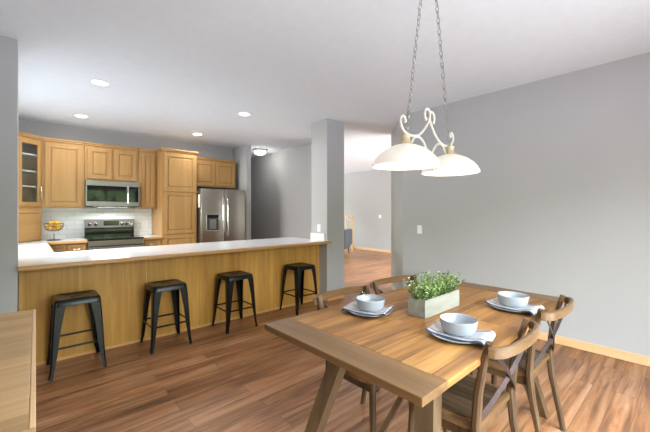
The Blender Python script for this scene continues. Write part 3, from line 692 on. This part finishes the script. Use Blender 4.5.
# ------------------------------------------------------------------ cross-back chairs
def make_chair(label):
    t=thing('dining_chair',label,'chair',(0,0,0),0,'cross-back chairs at the dining table')
    SZ=.455
    # seat outline: rounded front, narrower back (front = +y)
    out=[]
    for i in range(33):
        a=PI*i/32; x=.222*math.cos(a); y=.03+.185*math.sin(a)**.75
        out.append((x,y))
    out+= [(-.205,-.14),(-.185,-.195),(.185,-.195),(.205,-.14)]
    b=MB(); inner=[(x*.86,y*.86+ -.004) for x,y in out]
    # rim ring
    n=len(out); bm=b.bm
    lo=[bm.verts.new((x,y,SZ-.03)) for x,y in out]; hi=[bm.verts.new((x,y,SZ-.004)) for x,y in out]
    hi2=[bm.verts.new((x*.975,y*.975,SZ)) for x,y in out]; ti=[bm.verts.new((x,y,SZ-.001)) for x,y in inner]; bi=[bm.verts.new((x,y,SZ-.03)) for x,y in inner]
    for A_,B_ in ((lo,hi),(hi,hi2),(hi2,ti),(ti,bi),(bi,lo)):
        for i in range(n): j=(i+1)%n; bm.faces.new((A_[i],A_[j],B_[j],B_[i]))
    b.build('seat_rim',M['chair_h'],t,True,50)
    b=MB(); k=9; ys=lambda x:None
    def yr(x):
        v=[]
        for i in range(n):
            (x0,y0),(x1,y1)=inner[i],inner[(i+1)%n]
            if (x0-x)*(x1-x)<=0 and abs(x0-x1)>1e-9: v.append(y0+(y1-y0)*(x-x0)/(x1-x0))
        return (min(v),max(v)) if v else (0,0)
    W=.19*2
    for i in range(k):
        xa=-.19+W*i/k+.0012; xb=-.19+W*(i+1)/k-.0012
        a0,a1=yr(xa*.999); b0,b1=yr(xb*.999)
        if a0==a1 or b0==b1: continue
        b.prism([(xa,a0),(xb,b0),(xb,b1),(xa,a1)],SZ-.022,SZ-.003)
    b.build('seat',M['seat'],t)
    # apron under the seat
    b=MB()
    for (p,q) in (((-.185,-.17),(.185,-.17)),((-.18,.13),(.18,.13)),((-.185,-.16),(-.185,.12)),((.185,-.16),(.185,.12))):
        b.beam((p[0],p[1],SZ-.055),(q[0],q[1],SZ-.055),.05,.02,xdir=(0,0,1))
    b.build('seat_apron',M['chair'],t)
    for s in (-1,1):
        b=MB(); b.tube([(s*.17,.125,SZ-.03),(s*.178,.135,.25),(s*.188,.148,0)],[.021,.019,.014],10); b.build('front_leg',M['chair'],t,True)
        pts=[(s*.192,-.265,0),(s*.192,-.235,.16),(s*.194,-.205,.32),(s*.198,-.192,.46),(s*.206,-.205,.60),(s*.215,-.228,.72),(s*.224,-.256,.828)]
        b=MB(); b.sweep(pts,[(.032,.026),(.034,.03),(.036,.034),(.038,.036),(.036,.032),(.034,.028),(.032,.024)],ups=[(0,1,0)]*7); b.build('back_leg',M['chair'],t,True,30)
    # bent top rail: deep bow behind the posts
    pts=[]; m=28
    for i in range(m+1):
        a=PI*i/m; x=-.243*math.cos(a)*(1-.0*abs(math.cos(a))); y=-.262-.066*math.sin(a)**.8
        pts.append((x,y,.797+.002*math.sin(a)))
    prof=[]
    for i in range(m+1):
        u=abs(i/m*2-1); prof.append((.022,.047-.006*max(0,u-.72)/.28))
    b=MB(); b.sweep(pts,prof); b.build('top_rail',M['chair_h'],t,True,40)
    # crossed metal straps on the back
    for s in (-1,1):
        p=[]
        for i in range(13):
            u=i/12; x=s*(.208-.406*u); z=.775-.29*u; bow=.014*math.sin(PI*u)
            yb=-.264+.070*u-bow+(.002*s)
            p.append((x,yb-.014,z))
        b=MB(); b.sweep(p,(.003,.028),ups=[(0,.15,1)]*13); b.build('cross_strap',M['strap'],t,True)
        b=MB(); b.sphere((s*.208,-.281,.775),.009,u=10,v=6); b.build('rivet',M['chrome'],t,True)
    return t
ch=make_chair('cross-back wooden chair on the near side, closest to the camera, before the bowl nearest us')
ch.location=(1.60,.80,0)
dup(ch,(2.275,.80,0),0,'cross-back wooden chair on the near side of the table, next to the grey wall')
dup(ch,(1.575,1.295,0),PI,'cross-back wooden chair on the far side, in front of the lone far bowl')
dup(ch,(2.13,1.31,0),PI-R(7),'cross-back wooden chair on the far side, left behind the planter')

# ------------------------------------------------------------------ place settings
def plate(label,x,y):
    b=MB(); b.lathe([(0,.0),(.075,.0),(.08,.003),(.112,.012),(.124,.017),(.125,.020),(.120,.020),(.088,.010),(.075,.008),(0,.008)],n=56)
    o=b.build('dinner_plate',M['plate'],None,True); o.location=(x,y,TZ+.001); return tag(o,label,'plate','place settings')
def bowl(label,x,y,z):
    b=MB(); b.lathe([(0,.003),(.054,.003),(.056,0),(.063,0),(.070,.004),(.076,.018),(.081,.040),(.084,.058),(.0845,.062),(.082,.064),(.079,.061),(.076,.040),(.069,.020),(.056,.011),(0,.009)],n=56)
    o=b.build('bowl',M['bowl'],None,True); o.location=(x,y,z); return tag(o,label,'bowl','place settings')
def napkin(label,x,y,rz,seed):
    rnd=random.Random(seed); W=.165; 
    # profile along local y (sitter side = -y): drapes over plate rim, one rounded fold at far end
    prof=[(.108,.031),(.116,.033),(.114,.037),(.100,.033),(.085,.028),(.06,.0245),(0,.024),(-.06,.0245),(-.085,.028),(-.112,.035),(-.132,.036),(-.145,.026),(-.149,.014)]
    pr=bez(prof,4); bm=MB(); g=[]; nx=16
    for i,(yy,zz) in enumerate(pr):
        row=[]
        for j in range(nx+1):
            u=j/nx-.5; xx=u*W*(1+.05*math.sin(i*.4+seed)); dz=.0015*math.sin(j*1.1+i*.35+seed)*(1 if abs(yy)>.09 else 0.1)
            if yy<-.12: dz+=.003*math.sin(u*9+seed)*min(1,(abs(yy)-.12)/.03)
            if yy<-.14: dz=max(dz,-.0015)
            row.append(bm.bm.verts.new((xx,yy,zz+dz)))
        g.append(row)
    for a,c in zip(g,g[1:]):
        for j in range(nx): bm.bm.faces.new((a[j],a[j+1],c[j+1],c[j]))
    # second folded layer below at far end
    o=bm.build('napkin',M['napkin'],None,True); o.location=(x,y,TZ+.001); o.rotation_euler=(0,0,rz)
    md=o.modifiers.new('thick','SOLIDIFY'); md.thickness=.005; md.offset=-1
    md2=o.modifiers.new('smooth','SUBSURF'); md2.levels=1; md2.render_levels=1
    fp=[(.118,.028),(.124,.030),(.119,.0325),(.108,.029),(.085,.021),(.06,.0178),(0,.0175),(-.06,.0178),(-.085,.021),(-.118,.031),(-.138,.026),(-.146,.012)]
    q=MB(); fr=bez(fp,4); g=[]
    for yy,zz in fr: g.append([q.bm.verts.new((u*(W+.012),yy,zz)) for u in (-.5,-.25,0,.25,.5)])
    for a,c in zip(g,g[1:]):
        for j in range(4): q.bm.faces.new((a[j],a[j+1],c[j+1],c[j]))
    lf=q.build('lower_fold',M['slate'],o,True); lf['label']='slate blue underside of the folded napkin'
    m3=lf.modifiers.new('thick','SOLIDIFY'); m3.thickness=.005; m3.offset=-1
    return tag(o,label,'napkin','place settings')
for i,(x,y,rz,w) in enumerate(((1.515,.745,R(8),'closest to the camera, by the nearest chair'),(2.195,.735,R(-4),'beside the grey wall end of the table'),(1.492,1.262,PI+R(20),'on the far side, left of the planter'))):
    plate('round grey dinner plate '+w,x,y); napkin('striped white napkin under the bowl '+w,x,y,rz,i+3); bowl('pale grey bowl on a napkin '+w,x,y-.006,TZ+.0255)

# ------------------------------------------------------------------ planter
pg=thing('planter','whitewashed wooden box planter full of green foliage in the middle of the table','potted plant',(1.83,1.040,TZ+.001))
b=MB(); w,dp,hh=.20,.056,.10
b.box(-w,w,-dp,-dp+.010,0,hh,.002); b.box(-w,w,dp-.010,dp,0,hh,.002); b.box(-w,-w+.010,-dp+.010,dp-.010,0,hh,.002); b.box(w-.010,w,-dp+.010,dp-.010,0,hh,.002); b.box(-w+.01,w-.01,-dp+.01,dp-.01,0,.008)
b.build('box',M['planter'],pg)
MB().box(-w+.0105,w-.0105,-dp+.0105,dp-.0105,.008,.085).build('soil',M['soil'],pg)
rnd=random.Random(3); b=MB(); st=MB()
for k in range(150):
    x=rnd.uniform(-.19,.19); y=rnd.uniform(-.045,.045); L=rnd.uniform(.055,.15)*(1-.25*(abs(x)/.2)**3)
    ax=x/.2*.55+rnd.uniform(-.45,.45); ay=y/.05*.55+rnd.uniform(-.4,.4)
    dv=Vector((ax,ay,1)).normalized(); p0=Vector((x,y,.08)); p1=p0+dv*L
    st.tube([p0,p0+dv*L*.5,p1],[.0014,.0012,.0008],4)
    nl=int(L/.010)
    for i in range(nl):
        p=p0+dv*(L*(i+1)/nl)
        for q in range(2):
            a=rnd.uniform(0,2*PI); el=rnd.uniform(-.1,.9); ld=Vector((math.cos(a)*math.cos(el),math.sin(a)*math.cos(el),math.sin(el)))
            s=ld.cross(Vector((0,0,1))).normalized(); s=(s*math.cos(1)+ld.cross(s)*rnd.uniform(-.5,.5)).normalized(); up=s.cross(ld)
            l=rnd.uniform(.012,.019); wd=l*.36
            vs=[b.bm.verts.new(v) for v in (p,p+ld*l*.5+s*wd+up*.002,p+ld*l,p+ld*l*.5-s*wd+up*.002)]
            b.bm.faces.new((vs[0],vs[1],vs[2])); b.bm.faces.new((vs[0],vs[2],vs[3]))
b.build('foliage',M['leaf'],pg); st.build('stems',M['stem'],pg)

# ------------------------------------------------------------------ metal bar stools
def rsq(h,r,n=5):
    out=[]
    for cx,cy,a0 in ((h-r,h-r,0),(-h+r,h-r,90),(-h+r,-h+r,180),(h-r,-h+r,270)):
        for i in range(n+1): a=R(a0+90*i/n); out.append((cx+r*math.cos(a),cy+r*math.sin(a)))
    return out
def make_stool(label):
    t=thing('bar_stool',label,'bar stool',(0,0,0),0,'black metal stools along the bar'); SH=.62
    b=MB(); bm=b.bm; rings=[]
    for h,z,r in ((.163,SH-.052,.035),(.158,SH-.012,.035),(.152,SH-.003,.035),(.142,SH,.03),(.128,SH-.002,.028),(.118,SH-.007,.026)):
        rings.append([bm.verts.new((x,y,z)) for x,y in rsq(h,r)])
    for A_,B_ in zip(rings,rings[1:]):
        n=len(A_)
        for i in range(n): j=(i+1)%n; bm.faces.new((A_[i],A_[j],B_[j],B_[i]))
    # seat pan with a grip slot
    inn=[bm.verts.new((x,y,SH-.009)) for x,y in ((.045,.016),(-.045,.016),(-.045,-.016),(.045,-.016))]
    top=rings[-1]; n=len(top); q=n//4
    for c in range(4):
        seg=top[c*q:(c+1)*q]; nxt=top[((c+1)*q)%n]
        for i in range(len(seg)-1): bm.faces.new((seg[i],seg[i+1],inn[c]))
        bm.faces.new((seg[-1],nxt,inn[(c+1)%4],inn[c]))
    low=[bm.verts.new((v.co.x,v.co.y,SH-.03)) for v in inn]
    for i in range(4): j=(i+1)%4; bm.faces.new((inn[i],inn[j],low[j],low[i]))
    b.build('seat',M['stool'],t,True,35)
    for sx in (-1,1):
        for sy in (-1,1):
            # folded sheet leg: outside corner profile, tapering downwards
            b=MB(); bm=b.bm; rows=[]
            for z,c,w in ((SH-.02,.156,.080),(SH-.09,.163,.070),(.40,.171,.056),(.20,.181,.042),(.07,.188,.030),(.012,.196,.026)):
                k=.010
                rows.append([bm.verts.new(p) for p in ((sx*(c-w),sy*c,z),(sx*(c-k),sy*c,z),(sx*c,sy*(c-k),z),(sx*c,sy*(c-w),z),(sx*(c-.004),sy*(c-w),z),(sx*(c-.006-k*.4),sy*(c-.006-k*.4),z),(sx*(c-w),sy*(c-.004),z))])
            for A_,B_ in zip(rows,rows[1:]):
                n=len(A_)
                for i in range(n): j=(i+1)%n; bm.faces.new((A_[i],A_[j],B_[j],B_[i]))
            bm.faces.new(rows[0]); bm.faces.new(rows[-1][::-1])
            lg=b.build('leg',M['stool'],t,True,30)
            f=MB(); f.box(sx*.196-.013-sx*.013,sx*.196+.013-sx*.013,sy*.196-.013-sy*.013,sy*.196+.013-sy*.013,0,.014,.003); f.build('rubber_foot',M['rubber'],lg)
    for s in (-1,1):
        b=MB(); b.beam((-.17,s*.176,.235),(.17,s*.176,.235),.016,.005,xdir=(0,0,1)); b.build('brace',M['stool'],t)
        b=MB(); b.beam((s*.176,-.17,.235),(s*.176,.17,.235),.016,.005,xdir=(0,0,1)); b.build('brace',M['stool'],t)
        b=MB(); b.beam((-.150,-s*.150,SH-.06),(.150,s*.150,SH-.06-.006*s),.02,.004,xdir=(0,0,1)); b.build('under_seat_brace',M['stool'],t)
    return t
st=make_stool('black metal stool at the left end of the bar, next to the sideboard')
st.location=(.335,3.622,0)
dup(st,(1.075,3.624,0),0,'second black metal stool from the left along the bar')
dup(st,(1.838,3.624,0),0,'third black metal stool from the left along the bar')
dup(st,(2.80,3.622,0),0,'black metal stool at the right end of the bar, nearest the pillar')

# ------------------------------------------------------------------ maple sideboard
sb=thing('sideboard','light maple sideboard with a block-pattern top along the left wall','sideboard',(-.1965,1.655,0),-R(1.06))
hxs,hys=.215,.62; bx=.017
b=MB(); b.box(-hxs,hxs,-hys,hys,.825,.85,.003); b.build('top',M['block'],sb)
MB().box(hxs,hxs+.012,-hys,hys,.824,.8505,.002).build('side_nosing',M['trim'],sb); MB().box(-hxs,hxs+.012,-hys-.03,-hys,.824,.8505,.002).build('end_nosing',M['edge'],sb)
b=MB(); b.box(-hxs,hxs-.02,-hys+.02,hys-.02,.09,.825); b.box(-hxs+.01,hxs-.05,-hys+.04,hys-.04,0,.09); b.build('body',M['maple'],sb)
for i in range(3):
    y0=-hys+.03+i*.395; b=MB(); b.M=Matrix.Rotation(R(90),4,'Z')
    b.box(y0,y0+.375,-hxs+.002,-hxs+.020,.12,.80,.004); dd=b.build('door',M['maple'],sb)

# ------------------------------------------------------------------ living room beyond
ac=thing('armchair','dark grey tufted armchair in the living room beyond the pillar','armchair',(7.15,7.35,0),R(-150))
b=MB(); b.box(-.36,.36,-.34,.34,.20,.42,.05,3); b.build('seat',M['armchair'],ac,True)
b=MB(); b.box(-.36,.36,.24,.40,.30,.80,.05,3); b.build('backrest',M['armchair'],ac,True)
for s in (-1,1):
    MB().box(s*.33-.06,s*.33+.06,-.34,.30,.22,.60,.045,3).build('armrest',M['armchair'],ac,True)
    for q in (-1,1):
        MB().tube([(s*.30,q*.28,.21),(s*.32,q*.30,0)],[.02,.013],8).build('leg',M['rubber'],ac,True)
b=MB()
for i in range(4):
    for k in range(2): b.sphere((-.24+.16*i,.235,.50+.16*k),.014,u=8,v=6)
b.build('button',M['rubber'],ac,True)
sr=thing('staircase','carpeted staircase with light oak railing at the back of the living room','staircase',(8.3,7.75,0))
for i in range(9):
    MB().box(-.0,.46,.5+.27*i,3.1,.18*i,.18*(i+1),.01).build('step',M['carpet'],sr)
b=MB(); b.box(-.085,-.035,-.03,.02,0,1.14,.006); b.box(-.095,-.025,-.04,.03,1.14,1.18,.01); b.build('newel_post',M['baluster'],sr)
b=MB(); b.sweep([(-.06,0,1.02),(-.06,2.6,1.02+2.6*.667)],(.06,.05)); b.build('handrail',M['baluster'],sr)
for i in range(14):
    y=.12+.17*i; MB().beam((-.06,y,0.0),(-.06,y,1.0+y*.667),.028,.028).build('baluster',M['baluster'],sr)
